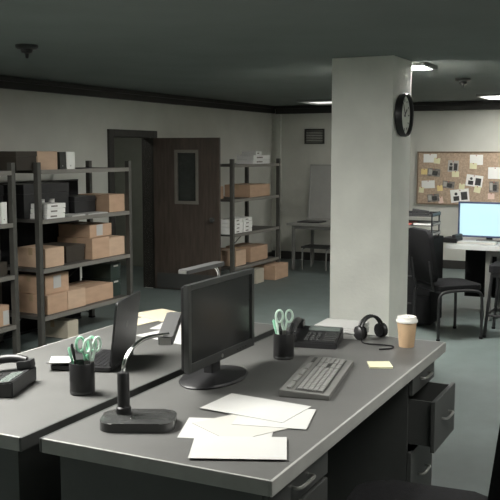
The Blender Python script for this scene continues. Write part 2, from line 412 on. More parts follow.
plainbox('archive_box',6.76,6.92,4.86,.34,S4+.167,.15,'greenbox','upper dark green archive box stacked at the right end of the bottom shelf','box','dark green archive boxes',True)
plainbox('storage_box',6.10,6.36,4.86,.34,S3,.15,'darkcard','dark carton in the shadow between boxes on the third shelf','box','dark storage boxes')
# binders
def binder(x0,x1,y0,z0,h,m,label,dep=.24,spine=True):
    w=x1-x0; t=thing('ring_binder',label,'binder',((x0+x1)/2,y0+dep/2,z0),0,'ring binders on the racks')
    bm=MB(); box(bm,-w/2,-w/2+.003,-dep/2,dep/2,0,h); box(bm,w/2-.003,w/2,-dep/2,dep/2,0,h); box(bm,-w/2,w/2,-dep/2,-dep/2+.003,0,h); obj('cover',bm,m,t)
    bobj('pages','paper2',(-w/2+.004,w/2-.004,-dep/2+.006,dep/2-.008,.004,h-.008),t)
    if spine:
        bm=MB(); lathe(bm,[(.006,0),(.006,.0015)],10,Matrix.Translation((0,-dep/2,h*.2))@Matrix.Rotation(PI/2,4,'X')); obj('finger_ring',bm,'steel',t)
    return t
bwhite=mat('white binder cover',(.85,.86,.82),.5); bdark=mat('dark binder cover',(.022,.024,.02),.5)
binder(5.962,6.045,4.80,S1,.15,bdark,'dark binder beside the pale box on the top shelf')
binder(6.055,6.175,4.80,S1,.15,bwhite,'white binder right of the dark binder on the top shelf')
# stack of white boxes with round tins
def whitestack(x0,x1,y0,z0,n,label,group,dh=.042,dep=.22,nm='paper_pack'):
    for k in range(n):
        o=0.006*((k*7)%3-1)
        t=thing(nm,label.replace('#',['bottom','second','third','fourth','fifth'][k] if n>1 else ''),'paper pack',((x0+x1)/2+o,y0+dep/2,z0+k*dh),0,group)
        w=x1-x0
        bobj('wrapper','pack',(-w/2,w/2,-dep/2,dep/2,0,dh-.003),t,.003)
        bobj('title_strip','inkgrey',(-w*.3,w*.05,-dep/2-.001,-dep/2+.001,dh*.3,dh*.6),t)
whitestack(5.76,6.00,4.78,S2,3,'white paper pack, # of the pile beside the post on the second shelf','white paper packs on the racks',.043)
for x,lab in ((5.80,'left small white tin on the pile of white paper packs'),(5.93,'right small white tin on the pile of white paper packs')):
    t=thing('tin',lab,'tin',(x,4.87,S2+.129),0,'tins on the paper packs')
    bm=MB(); lathe(bm,[(.024,0),(.026,.003),(.026,.028),(.024,.031)],18); obj('can',bm,'paper',t,True)
    bm=MB(); lathe(bm,[(.027,.026),(.027,.034),(.02,.036)],18); obj('lid',bm,'steel',t,True)
def sheet_thing(name,x,y,z,rot,w,d,m,label,cat='paper sheet',group=None,th=.0012,curl=0.):
    t=thing(name,label,cat,(x,y,z),rot,group)
    bm=MB(); nx=8
    # gently curled sheet with real thickness
    top=[];bot=[]
    for i in range(nx+1):
        u=i/nx; zz=curl*(abs(2*u-1)**3)
        top.append([bm.verts.new((-w/2+w*u,sy*d/2,zz+th)) for sy in (-1,1)]); bot.append([bm.verts.new((-w/2+w*u,sy*d/2,zz)) for sy in (-1,1)])
    for i in range(nx):
        bm.faces.new((top[i][0],top[i+1][0],top[i+1][1],top[i][1])); bm.faces.new((bot[i][0],bot[i][1],bot[i+1][1],bot[i+1][0]))
        bm.faces.new((top[i][0],bot[i][0],bot[i+1][0],top[i+1][0])); bm.faces.new((top[i][1],top[i+1][1],bot[i+1][1],bot[i][1]))
    bm.faces.new((top[0][0],top[0][1],bot[0][1],bot[0][0])); bm.faces.new((top[-1][0],bot[-1][0],bot[-1][1],top[-1][1]))
    obj('sheet',bm,m,t); return t
sheet_thing('loose_paper',6.17,4.88,S2,.05,.20,.22,'paper','white papers lying on the second shelf right of the paper packs',th=.012)
sheet_thing('loose_paper',6.47,4.845,S2,-.04,.28,.14,'paper','flat white papers on the second shelf in front of the low black box',th=.010)
# white + green at rack gap (left rack right end)
plainbox('archive_box',5.02,5.19,4.79,.05,S2+.0,.2,'greenbox','slim dark green file box on the rack at the left edge','box','dark green archive boxes')
binder(5.20,5.27,4.775,S2,.17,bwhite,'white binder by the right post of the left edge rack',dep=.06,spine=True)
# far rack white things
for i,(x0,x1,n,lab) in enumerate(((9.10,9.20,4,'white paper pack, # of the pile at the left post of the far rack'),(9.22,9.42,4,'white paper pack, # of the middle pile on the far rack third shelf'),(9.46,9.68,4,'white paper pack, # of the right pile on the far rack third shelf'))):
    whitestack(x0,x1,4.79,S3,n,lab,'white paper packs on the racks',.045,.2)
whitestack(9.74,10.22,4.80,S1,2,'white paper pack, # of the pile on the far rack top','white paper packs on the racks',.055,.24)
whitestack(9.90,10.06,4.84,S1+.11,1,'white paper pack crowning the pile on top of the far rack','white paper packs on the racks',.05,.2)

# ------------------------------------------------------------------ desks
def pedestal(parent, x0,x1,y0,y1, face, opened=None):
    """hollow drawer unit; face -1 drawers at y0, +1 at y1"""
    p = None
    yb0, yb1 = (y0+.02,y1) if face<0 else (y0,y1-.02)
    bm = MB(); w=.015
    box(bm,x0,x0+w,yb0,yb1,.04,.70); box(bm,x1-w,x1,yb0,yb1,.04,.70); box(bm,x0+w,x1-w,yb0,yb1,.04,.055); box(bm,x0+w,x1-w,yb0,yb1,.685,.70)
    if face<0: box(bm,x0+w,x1-w,yb1-w,yb1,.055,.685)
    else: box(bm,x0+w,x1-w,yb0,yb0+w,.055,.685)
    p = obj('pedestal',bm,'deskbody',parent)
    for i,(z0,z1) in enumerate(((.06,.345),(.36,.585),(.60,.685))):
        off = (opened[1] if opened and opened[0]==i else 0.)
        yf = (y0-off) if face<0 else (y1+off)
        s = 1 if face<0 else -1
        def Y(a): return yf+s*a
        def bx(bm,xa,xb,a,b,za,zb,bev=0):
            ya,yb = sorted((Y(a),Y(b))); box(bm,xa,xb,ya,yb,za,zb,bev)
        bm = MB(); bx(bm,x0+.002,x1-.002,0,.018,z0,z1,.003)
        dp=.5
        bx(bm,x0+.022,x0+.030,.018,dp,z0+.02,z1-.006); bx(bm,x1-.030,x1-.022,.018,dp,z0+.02,z1-.006)
        bx(bm,x0+.030,x1-.030,dp-.008,dp,z0+.02,z1-.006); bx(bm,x0+.030,x1-.030,.018,dp-.008,z0+.02,z0+.026)
        dr = obj('drawer',bm,'deskbody',parent)
        bm = MB(); bx(bm,x0+.0305,x1-.0305,.0185,.4,z0+.0265,z0+.028); obj('drawer_liner',bm,'deskdark',dr)
        xm=(x0+x1)/2; zm=(z0+z1)/2+.01
        bm = MB(); tube(bm, smoothpts([(xm-.06,Y(.002),zm),(xm-.055,Y(-.022),zm),(xm,Y(-.026),zm),(xm+.055,Y(-.022),zm),(xm+.06,Y(.002),zm)],4),.006,8); obj('handle',bm,'steel',dr,True)
def desk(x0,x1,y0,y1,face,label,opened=None):
    t = thing('office_desk',label,'desk',(x0,y0,0),group=None)
    w=x1-x0; dd=y1-y0
    bm=MB(); box(bm,.008,w-.008,.008,dd-.008,.705,.750,.003); obj('desktop',bm,'desk',t)
    bm=MB(); e=.0095
    fa=(0,e) if face<0 else (dd-e,dd); ra=(dd-e,dd) if face<0 else (0,e)
    box(bm,0,w,fa[0],fa[1],.704,.7505,.004); box(bm,0,e,e,dd-e,.704,.7505,.004); box(bm,w-e,w,e,dd-e,.704,.7505,.004)
    obj('edge_band',bm,'deskedge',t)
    bm=MB(); box(bm,0,w,ra[0],ra[1],.704,.7505,.004); tag(obj('shaded_rear_band',bm,'deskbody',t),'rear edge strip darkened as painted gap shade')  # rear band coloured dark to stand for the shade between the desks
    a,b = (.03,dd-.05) if face<0 else (.05,dd-.03)
    pedestal(t,w-.465,w-.095,a,b,face,opened)
    pedestal(t,.04,.50,a,b,face,None)
    ym = dd-.06 if face<0 else .04
    bobj('modesty_panel','deskbody',(.502,w-.467,ym,ym+.018,.25,.70),t)
    return t
desk(2.075,4.036,.965,1.779,-1,'grey office desk in front with an open drawer and the big monitor',(1,.10))
desk(2.05,4.06,1.830,2.632,1,'grey office desk at the back carrying the laptop')

# ------------------------------------------------------------------ near monitor
t = thing('computer_monitor','black flat monitor with dark screen on the front desk','monitor',(2.99,1.635,.75),0)
bm=MB(); lathe(bm,[(.001,.001),(.183,.001),(.187,.006),(.178,.013),(.06,.020),(.001,.021)],40,Matrix.Translation((-.03,0,0))@Matrix.Diagonal((1,.64,1,1))); obj('stand_base',bm,'black',t,True)
bm=MB(); box(bm,-.035,.035,.005,.045,.018,.13,.006); box(bm,-.045,.045,.010,.05,.10,.20,.006); obj('stand_neck',bm,'black',t)
mx0,mx1,mz0,mz1=-.262,.292,.072,.408
bm=MB()
bw=.022
for a in ((mx0,mx0+bw,mz0,mz1),(mx1-bw,mx1,mz0,mz1),(mx0+bw,mx1-bw,mz1-bw,mz1),(mx0+bw,mx1-bw,mz0,mz0+.034)): box(bm,a[0],a[1],-.022,.000,a[2],a[3],.003)
bz=obj('bezel',bm,'bezel',t)
bm=MB(); box(bm,mx0+.008,mx1-.008,.000,.018,mz0+.008,mz1-.008,.008); box(bm,-.17,.17,.018,.055,.11,.35,.012); obj('rear_shell',bm,'black',t)
bm=MB(); box(bm,mx0+bw-.001,mx1-bw+.001,-.014,-.004,mz0+.033,mz1-bw+.001); obj('screen',bm,'screen',t)
bm=MB(); lathe(bm,[(.008,0),(.008,.0015)],16,Matrix.Translation((0,-.0225,mz0+.017))@Matrix.Rotation(PI/2,4,'X')); obj('logo',bm,'steel',bz)
bm=MB(); 
for k in range(4): box(bm,.13+k*.025,.145+k*.025,-.024,-.021,mz0+.012,mz0+.019,.001)
obj('button',bm,'darkgrey',bz)
bm=MB(); box(bm,mx1-.002,mx1+.012,-.012,.006,.15,.175,.003); obj('side_knob',bm,'black',bz)

# ------------------------------------------------------------------ keyboard
t = thing('keyboard','grey full size computer keyboard on the front desk','keyboard',(3.128,1.252,.7505),math.radians(10.6))
kw,kd=.56,.188
bm=MB(); v8=[(-kw/2,-kd/2),(kw/2,-kd/2),(kw/2,kd/2),(-kw/2,kd/2)]
vs=box(bm,-kw/2,kw/2,-kd/2,kd/2,0,.018,.004)
for v in bm.verts:
    if v.co.z>.009: v.co.z += .010*(v.co.y+kd/2)/kd
obj('case',bm,'kbd',t)
tilt=math.atan2(.010,kd)
KM=Matrix.Translation((0,0,.0232))@Matrix.Rotation(tilt,4,'X')
bm=MB(); box(bm,-kw/2+.02,kw/2-.02,-kd/2+.025,kd/2-.055,-.003,.0008,mtx=KM); obj('key_well',bm,'keywell',t)
def keys(name,x0,nx,y0,ny,px,py,wide=None):
    bm=MB()
    for j in range(ny):
        i=0
        while i<nx:
            n=1
            if wide and j==0 and i==3: n=6
            elif wide and i in(0,nx-2) and j in (1,2): n=2
            box(bm,x0+i*px+.0012,x0+(i+n)*px-.0012,y0+j*py+.0012,y0+(j+1)*py-.0012,.0005,.008,.0015,1,mtx=KM); i+=n
    return obj(name,bm,'key',t)
keys('main_keys',-.255,15,-.066,5,.0225,.0195,True)
keys('navigation_keys',.090,3,-.066,2,.0215,.0195); keys('editing_keys',.090,3,-.010,2,.0215,.0195)
keys('number_pad',.163,4,-.066,5,.0222,.0195)
for k in range(4): keys('function_keys',-.255+k*.098,4,.052,1,.0205,.019)
bm=MB(); box(bm,.17,.25,.055,.068,.0006,.002,mtx=KM); obj('status_lights',bm,'keywell',t)

# ------------------------------------------------------------------ laptop on the back desk
t = thing('laptop','open black laptop seen from behind on the back desk','laptop',(3.00,2.10,.7505),math.radians(17))
lw,ld=.325,.265
bm=MB(); prism(bm,[(x,y+ld/2) for x,y in rrect(lw,ld,.015)],.004,.020,bev=.003); base=obj('base',bm,'black',t)
bm=MB(); prism(bm,[(x,y+ld*.33) for x,y in rrect(lw*.88,ld*.45,.006)],.0195,.0215); obj('key_bed',bm,'darkgrey',base)
bm=MB()
for j in range(5):
    for i in range(14): box(bm,-lw*.43+i*.02+.001,-lw*.43+(i+1)*.02-.001,ld*.12+j*.0215,ld*.12+j*.0215+.019,.0212,.024)
obj('keys',bm,'blackmatte',base)
bm=MB(); prism(bm,[(x,y+ld*.77) for x,y in rrect(.10,.07,.006)],.0195,.0208); obj('touchpad',bm,'darkgrey',base)
HM=Matrix.Translation((0,.004,.020))@Matrix.Rotation(math.radians(7),4,'X')@Matrix.Rotation(PI/2,4,'X')
bm=MB(); prism(bm,[(x,y+.138) for x,y in rrect(lw,.272,.014)],-.004,.005,HM); lid=obj('lid',bm,'black',t)
bm=MB(); prism(bm,[(x,y+.142) for x,y in rrect(lw*.93,.235,.004)],-.0055,-.0038,HM); obj('screen',bm,'screen',lid)
bm=MB(); lathe(bm,[(.016,.0048),(.016,.0056)],20,HM@Matrix.Translation((0,.155,0))); obj('logo',bm,'darkgrey',lid)
for s in(-1,1):
    bm=MB(); tube(bm,[(s*.09-.03,.004,.019),(s*.09+.03,.004,.019)],.006,10); obj('hinge',bm,'darkgrey',t,True)
sheet_thing('loose_paper',2.815,2.285,.7755,.5,.11,.10,'paper','small white slip of paper lying on the open laptop',curl=.012)

# ------------------------------------------------------------------ desk lamps
def desk_lamp(label, loc, rotb, neck, hpos, hdir, htilt, hl, ht=.009):
    """base local at loc, rotb its yaw; neck and head given in metres from the foot, unrotated"""
    t=thing('desk_lamp',label,'desk lamp',loc,0,'gooseneck desk lamps')
    RB=Matrix.Rotation(rotb,4,'Z')
    bm=MB(); prism(bm,[(x+.055,y-.035) for x,y in rrect(.245,.165,.045,6)],0,.030,RB,bev=.008); b=obj('base',bm,mat('lamp base gloss',(.055,.056,.055),.16) if 'lamp base gloss' not in bpy.data.materials else bpy.data.materials['lamp base gloss'],t,True)
    bm=MB(); lathe(bm,[(.009,.029),(.009,.033),(.007,.035)],14,RB@Matrix.Translation((.04,-.065,0))); obj('switch',bm,'chrome',b,True)
    bm=MB(); lathe(bm,[(.025,.029),(.025,.05),(.0205,.054),(.0205,.165),(.017,.170)],20); obj('post',bm,'black',t,True)
    bm=MB(); tube(bm,smoothpts(neck,6),.0068,10); obj('gooseneck',bm,'chrome',t,True)
    HM=Matrix.Translation(hpos)@Matrix.Rotation(hdir,4,'Z')@Matrix.Rotation(-htilt,4,'Y')
    bm=MB(); prism(bm,rrect(hl,.055,.012),-ht,ht,HM,bev=.005); h=obj('lamp_head',bm,mat('lamp head paint',(.10,.10,.10),.35) if 'lamp head paint' not in bpy.data.materials else bpy.data.materials['lamp head paint'],t)
    bm=MB(); prism(bm,rrect(hl*.9,.042,.008),-ht-.0015,-ht+.0002,HM); obj('lens',bm,'paper2',h)
    bm=MB(); box(bm,-hl/2-.002,-hl/2+.001,-.02,.02,-ht+.002,ht-.003,mtx=HM); obj('end_cap',bm,'steel',h)
desk_lamp('gooseneck desk lamp at the near left of the front desk',(2.335,1.635,.7505),math.atan2(-.9,.43),
  [(0,0,.165),(.004,-.002,.20),(.05,.0,.238),(.14,.0,.258),(.26,-.015,.250)],(.35,.033,.252),math.atan2(.16,.36),.16,.26,.016)
desk_lamp('gooseneck desk lamp mostly hidden behind the big monitor',(3.56,1.955,.7505),0.25,
  [(0,0,.165),(.005,0,.22),(.03,.0,.28),(.02,0,.34),(-.04,0,.372),(-.10,-.005,.372)],(-.135,-.005,.372),0.0,0.,.35)

# ------------------------------------------------------------------ pen holders, scissors, pens
def pen_holder(label,loc,r=.046,h=.112):
    t=thing('pen_holder',label,'pen holder',loc,0,'black pen holders')
    bm=MB(); lathe(bm,[(r-.002,0),(r,.004),(r,h-.002),(r-.001,h),(r-.004,h),(r-.005,h-.003),(r-.005,.006),(.001,.005)],32,cap=True); obj('cup',bm,'black',t,True)
    bm=MB(); lathe(bm,[(r+.0006,.004),(r+.0006,.012),(r,.013)],32,cap=False); obj('foot_ring',bm,'darkgrey',t,True)
def scissors(label,loc,rot,lean,m):
    t=thing('scissors',label,'scissors',loc,rot,'scissors in the pen holders'); t.scale=(.88,)*3
    LM=Matrix.Rotation(lean,4,'X')
    for s in (-1,1):
        bm=MB(); vs=[(s*.003-.007*s,-.0015*s),(s*.010,-.0015*s),(s*.010,.0006-.0015*s),(s*.003-.007*s,.0006-.0015*s)]
        box(bm,-.006+s*.004,.006+s*.004,-.0012+s*.0014,.0004+s*.0014,.0,.135,mtx=LM); obj('blade',bm,'steel',t)
        bm=MB(); pts=[]
        for k in range(18):
            a=2*PI*k/18; pts.append(LM@Vector((s*(.024)+.017*math.cos(a),0,.195+.030*math.sin(a))))
        tube(bm,pts,.0062,8,closed=True); tube(bm,[LM@Vector((s*.004,0,.125)),LM@Vector((s*.013,0,.172))],.006,8); obj('finger_loop',bm,m,t,True)
    bm=MB(); lathe(bm,[(.004,-.004),(.004,.004)],10,LM@Matrix.Translation((0,0,.115))@Matrix.Rotation(PI/2,4,'X')); obj('pivot',bm,'steel',t)
def pen(label,loc,ax,ay,L,m,cap='black'):
    t=thing('pen',label,'pen',loc,0,'pens in the pen holders')
    LM=Matrix.Rotation(ax,4,'X')@Matrix.Rotation(ay,4,'Y')
    bm=MB(); lathe(bm,[(.001,0),(.004,.012),(.0045,.02),(.0045,L*.7)],12,LM); obj('barrel',bm,m,t,True)
    bm=MB(); lathe(bm,[(.0052,L*.68),(.0052,L*.97),(.003,L)],12,LM); c=obj('cap',bm,cap,t,True)
    bm=MB(); box(bm,-.0015,.0015,.005,.007,L*.76,L*.97,mtx=LM); obj('clip',bm,cap,c)
pen_holder('black pen holder on the back desk beside the laptop',(2.555,1.975,.7505),.047,.118)
pen_holder('black pen holder on the front desk left of the desk phone',(3.398,1.527,.7505))
g='greenlight'
scissors('pale green handled scissors standing in the front pen holder',(3.402,1.527,.765),math.radians(-62),.02,g)
pen('green pen leaning left in the front pen holder',(3.398,1.540,.758),-.20,-.05,.165,'green','green')
pen('second pale green pen leaning left in the front pen holder',(3.385,1.535,.758),-.13,.02,.175,'greenlight','greenlight')
pen('black pen at the back of the front pen holder',(3.415,1.515,.758),.12,.1,.15,'black')
scissors('green handled scissors standing in the back desk pen holder',(2.560,1.958,.765),math.radians(-55),-.03,'green')
scissors('mint handled scissors at the right of the back desk pen holder',(2.572,1.95,.765),math.radians(-20),.10,'greenlight')
pen('mint pen leaning left in the back desk pen holder',(2.550,1.985,.758),-.24,-.04,.17,'green','green')
pen('black marker in the back desk pen holder',(2.547,1.978,.758),-.13,-.08,.185,'black')
pen('dark green pen in the middle of the back desk pen holder',(2.566,1.97,.758),.05,.06,.17,'greenpen','greenpen')

# ------------------------------------------------------------------ desk phones
def desk_phone(label,loc,rot):
    t=thing('desk_phone',label,'telephone',loc,rot,'black desk phones')
    w,dp=.25,.22
    def wedge(bm,x0,x1,y0,y1,h0,h1,z0=0,bev=.004):
        vs=box(bm,x0,x1,y0,y1,z0,1.)
        for v in vs:
            if v.co.z>.5: v.co.z = h0+(h1-h0)*(v.co.y-y0)/(y1-y0)
        bmesh.ops.bevel(bm,geom=list({e for v in vs for e in v.link_edges}),offset=bev,segments=2,affect='EDGES')
    bm=MB(); wedge(bm,-w/2,w/2,-dp/2,dp/2,.028,.062); obj('body',bm,'black',t)
    sl=math.atan2(.034,dp); SM=Matrix.Translation((0,0,.0455))@Matrix.Rotation(sl,4,'X')
    bm=MB(); box(bm,-.035,.115,.045,.095,-.001,.002,.001,1,mtx=SM); obj('display',bm,mat('phone display',(.12,.14,.13),.2) if 'phone display' not in bpy.data.materials else bpy.data.materials['phone display'],t)
    bm=MB()
    for i in range(3):
        for j in range(4): box(bm,-.03+i*.025,-.012+i*.025,-.09+j*.028,-.072+j*.028,0,.005,.0015,1,mtx=SM)
    obj('keypad',bm,'darkgrey',t)
    bm=MB()
    for j in range(5): box(bm,.055,.112,-.09+j*.024,-.076+j*.024,0,.004,.001,1,mtx=SM)
    obj('line_keys',bm,'darkgrey',t)
    HM=SM@Matrix.Translation((-.088,0,.012))
    bm=MB(); box(bm,-.026,.026,-.115,-.055,-.010,.022,.009,mtx=HM); box(bm,-.026,.026,.055,.115,-.010,.022,.009,mtx=HM)
    tube(bm,[HM@Vector(p) for p in smoothpts([(0,-.09,.018),(0,-.05,.032),(0,.0,.036),(0,.05,.032),(0,.09,.018)],4)],.017,12)
    h=obj('handset',bm,'black',t,True)
    pts=[]
    for k in range(90):
        u=k/89; a=u*2*PI*14
        c=Vector((-.135-.02*math.sin(PI*u),-.10+.17*u,.012))
        pts.append(c+Vector((.006*math.cos(a),0,.006*math.sin(a)+.002)))
    bm=MB(); tube(bm,pts,.0022,6); obj('coiled_cord',bm,'blackmatte',t,True)
desk_phone('black desk phone on the front desk right of the pen holder',(3.73,1.52,.7505),math.radians(-78))
desk_phone('black desk phone at the left edge on the back desk',(2.46,2.305,.7505),math.radians(200))

# ------------------------------------------------------------------ headset with cord
t=thing('headset','black headset standing on the front desk by the column','headset',(3.955,1.315,.7505),math.radians(-32))
pts=[];pts2=[]
for k in range(15):
    a=PI*k/14; pts.append((.072*-math.cos(a)+.0,.0,.022+.088*math.sin(a)))
bm=MB()
for dy in(-.010,.010): tube(bm,[(x,y+dy,z) for x,y,z in pts],.0065,8)
obj('headband',bm,'black',t,True)
for s in(-1,1):
    bm=MB(); lathe(bm,[(.030,0),(.034,.006),(.034,.02),(.024,.028),(.001,.030)],20,Matrix.Translation((s*.072-.012*s,0,.034))@Matrix.Rotation(s*PI/2,4,'Y')); e=obj('ear_cup',bm,'black',t,True)
    bm=MB(); lathe(bm,[(.033,-.012),(.035,-.006),(.033,0)],20,Matrix.Translation((s*.072-.012*s,0,.034))@Matrix.Rotation(s*PI/2,4,'Y')); obj('cushion',bm,'fabric',e,True)
bm=MB(); tube(bm,smoothpts([(-.078,-.03,.014),(-.10,-.06,.004),(-.10,-.105,.004),(-.06,-.155,.004),(-.035,-.205,.004),(-.075,-.235,.004),(-.13,-.22,.004)],6),.0035,8); obj('cord',bm,'blackmatte',t,True)

# ------------------------------------------------------------------ paper cup, sticky note, papers
t=thing('paper_cup','tan paper coffee cup with white lid at the desk corner','cup',(3.858,1.108,.7505))
bm=MB(); lathe(bm,[(.034,0),(.035,.004),(.045,.116),(.045,.120)],32); obj('cup_body',bm,'cupcard',t,True)
bm=MB(); lathe(bm,[(.049,.116),(.0505,.122),(.049,.128),(.045,.131),(.044,.141),(.041,.143),(.039,.137),(.001,.136)],32); l=obj('lid',bm,'cuplid',t,True)
bm=MB(); lathe(bm,[(.004,.1362),(.004,.1370)],10,Matrix.Translation((.028,0,.0))); obj('sip_hole',bm,'ink',l)
t=thing('sticky_note_pad','small pale yellow note pad on the front desk before the cup','note pad',(3.452,1.105,.7505),math.radians(25))
bobj('pad','note',(-.048,.048,-.048,.048,0,.006),t)
bm=MB(); box(bm,-.048,.048,-.048,.048,.0062,.0072,mtx=Matrix.Rotation(.04,4,'Z')); obj('top_sheet',bm,'note',t)
z=.7508; G='loose papers on the front desk'
sheet_thing('loose_paper',2.265,1.165,z+.0052,math.radians(24),.20,.29,'paper','white sheet at the very corner of the front desk below the pile',group=G,th=.001)
sheet_thing('loose_paper',2.42,1.285,z,math.radians(20),.21,.297,'paper','lowest white sheet at the near corner of the front desk',group=G,th=.001)
sheet_thing('loose_paper',2.50,1.245,z+.0013,math.radians(62),.23,.31,'paper2','off white sheet in the middle of the near corner pile',group=G,th=.001)
sheet_thing('loose_paper',2.60,1.20,z+.0026,math.radians(14),.225,.25,'paper','white sheet of the near pile closest to the desk front edge',group=G,th=.001)
sheet_thing('loose_paper',2.665,1.305,z+.0039,math.radians(-4),.215,.33,'paper','topmost white sheet of the near pile, nearest the monitor',group=G,th=.001)
G='papers on the back desk'
sheet_thing('manila_folder',4.00,2.525,z,math.radians(-20),.23,.32,'manila','pale manila folder at the far end of the back desk','folder',G,th=.004)
sheet_thing('manila_folder',3.80,2.545,z,math.radians(80),.13,.18,'manila','small manila slip behind the laptop on the back desk','folder',G,th=.003)
sheet_thing('loose_paper',3.80,2.25,z+.0002,math.radians(8),.23,.33,'paper','white sheet behind the laptop nearest the manila folder',group=G,th=.001)
sheet_thing('loose_paper',3.56,2.19,z+.0015,math.radians(-14),.22,.31,'paper','white sheet between the laptop and the big monitor',group=G,th=.001)
# ream at the far end of the front desk
t=thing('paper_ream','thick stack of white paper at the far end of the front desk','paper stack',(3.985,1.475,.7505),math.radians(2))
bm=MB()
for k in range(6): box(bm,-.10+.003*(k%3),.10+.003*((k*2)%3),-.11+.002*(k%2),.11+.002*((k+1)%2),k*.009,k*.009+.0087)
obj('sheets',bm,'paper',t)

# ------------------------------------------------------------------ right hand table with lit monitor
t=thing('work_table','white topped work table under the cork board with lit monitor','table',(8.40,.55,0))
TL,TD=1.49,.86
bobj('tabletop','tablewhite',(0,TD,0,TL,.705,.75),t,.004)
for (x,y) in ((.12,.12),(.70,.12),(.12,TL-.42),(.70,TL-.42)):
    bobj('leg','tableleg',(x,x+.055,y,y+.055,0,.704),t,.004)
bobj('apron','tableleg',(.12,.70,.18,TL-.42,.64,.704),t)
bobj('modesty_panel','blackmatte',(.80,.82,.02,TL-.02,.12,.704),t)  # added black sheet that darkens the space under the table
t=thing('computer_monitor','lit monitor with pale cyan screen on the right hand table','monitor',(8.90,1.72,.75))
bm=MB(); lathe(bm,[(.001,.001),(.13,.001),(.13,.008),(.05,.014),(.001,.015)],30,Matrix.Diagonal((.7,1,1,1))); obj('stand_base',bm,'darkgrey',t,True)
bm=MB(); box(bm,.0,.03,-.03,.03,.012,.16,.004); obj('stand_neck',bm,'darkgrey',t)
W=.315; bm=MB(); b=.018
for a in ((-W,-W+b,.035,.395),(W-b,W,.035,.395),(-W+b,W-b,.035,.035+b),(-W+b,W-b,.395-b,.395)): box(bm,-.022,.016,a[0],a[1],a[2],a[3],.003)
obj('bezel',bm,'bluebezel',t)
bm=MB(); box(bm,.0161,.05,-W+.03,W-.03,.07,.36,.01); obj('rear_shell',bm,'bluebezel',t)
bm=MB(); box(bm,-.016,.010,-W+b-.001,W-b+.001,.035+b-.001,.395-b+.001); obj('screen',bm,'screen_on',t)
t=thing('keyboard','slim white keyboard on the table before the lit monitor','keyboard',(8.62,1.80,.7505),PI/2)
bobj('case','paper2',(-.21,.21,-.07,.07,0,.016),t,.003)
bm=MB()
for i in range(16):
    for j in range(5): box(bm,-.20+i*.025+.0015,-.20+(i+1)*.025-.0015,-.06+j*.024+.0015,-.06+(j+1)*.024-.0015,.016,.021)
obj('keys',bm,'tablewhite',t)
# small desk phone-like dark device at table's left end
t=thing('desk_phone','small black phone at the left end of the white table','telephone',(8.62,2.03,.7505),math.radians(80))
bobj('body','black',(-.08,.08,-.08,.08,0,.05),t,.008); bm=MB(); box(bm,-.075,-.035,-.09,.09,.05,.085,.012); obj('handset',bm,'black',t)
bm=MB()
for i in range(3):
    for j in range(4): box(bm,-.01+i*.024,.008+i*.024,-.06+j*.028,-.04+j*.028,.05,.055)
obj('keypad',bm,'darkgrey',t)
# dark filing cabinet left of table with paper trays on top
t=thing('filing_cabinet','black filing cabinet beside the column under the paper trays','cabinet',(7.90,2.05,0))
bobj('body','blackmatte',(.015,.45,0,.52,.03,.84),t,.004)
for z0 in (.05,.31,.57):
    dr=bobj('drawer','blackmatte',(0,.0148,.006,.514,z0,z0+.25),t,.003)
    bobj('handle','darkgrey',(-.012,-.001,.18,.34,z0+.17,z0+.185),dr,.003)
t=thing('paper_tray','black tiered paper tray on the filing cabinet','paper tray',(7.90,2.04,.8405))
for k,zz in enumerate((.03,.12,.21)):
    bm=MB(); box(bm,.02,.32,.01,.35,zz,zz+.006); box(bm,.02,.32,.01,.016,zz,zz+.03); box(bm,.02,.32,.344,.35,zz,zz+.03); box(bm,.314,.32,.016,.344,zz,zz+.03); obj('tray',bm,'black',t)
for x in(.03,.30):
    for y in (.015,.335):
        bm=MB(); box(bm,x,x+.012,y,y+.012,0,.245); obj('post',bm,'black',t)
sheet_thing('loose_paper',8.07,2.14,.878,0,.24,.20,'paper','white papers in the bottom tier of the black paper tray',th=.018)
sheet_thing('loose_paper',8.07,2.14,.968,0,.24,.20,'paper','white papers in the middle tier of the black paper tray',th=.016)
sheet_thing('red_folder',8.07,2.31,.968,0,.24,.10,'red','red folder in the middle tier of the black paper tray','folder',th=.014)
t=thing('stapler','black stapler lying on the top tier of the paper tray','stapler',(8.05,2.20,1.0575),math.radians(95))
bm=MB(); box(bm,-.08,.08,-.016,.016,0,.014,.004); obj('base',bm,'black',t)
bm=MB(); box(bm,-.08,.08,-.014,.014,-.012,.016,.006,mtx=Matrix.Translation((0,0,.034))@Matrix.Rotation(-.12,4,'Y')); obj('arm',bm,'black',t)

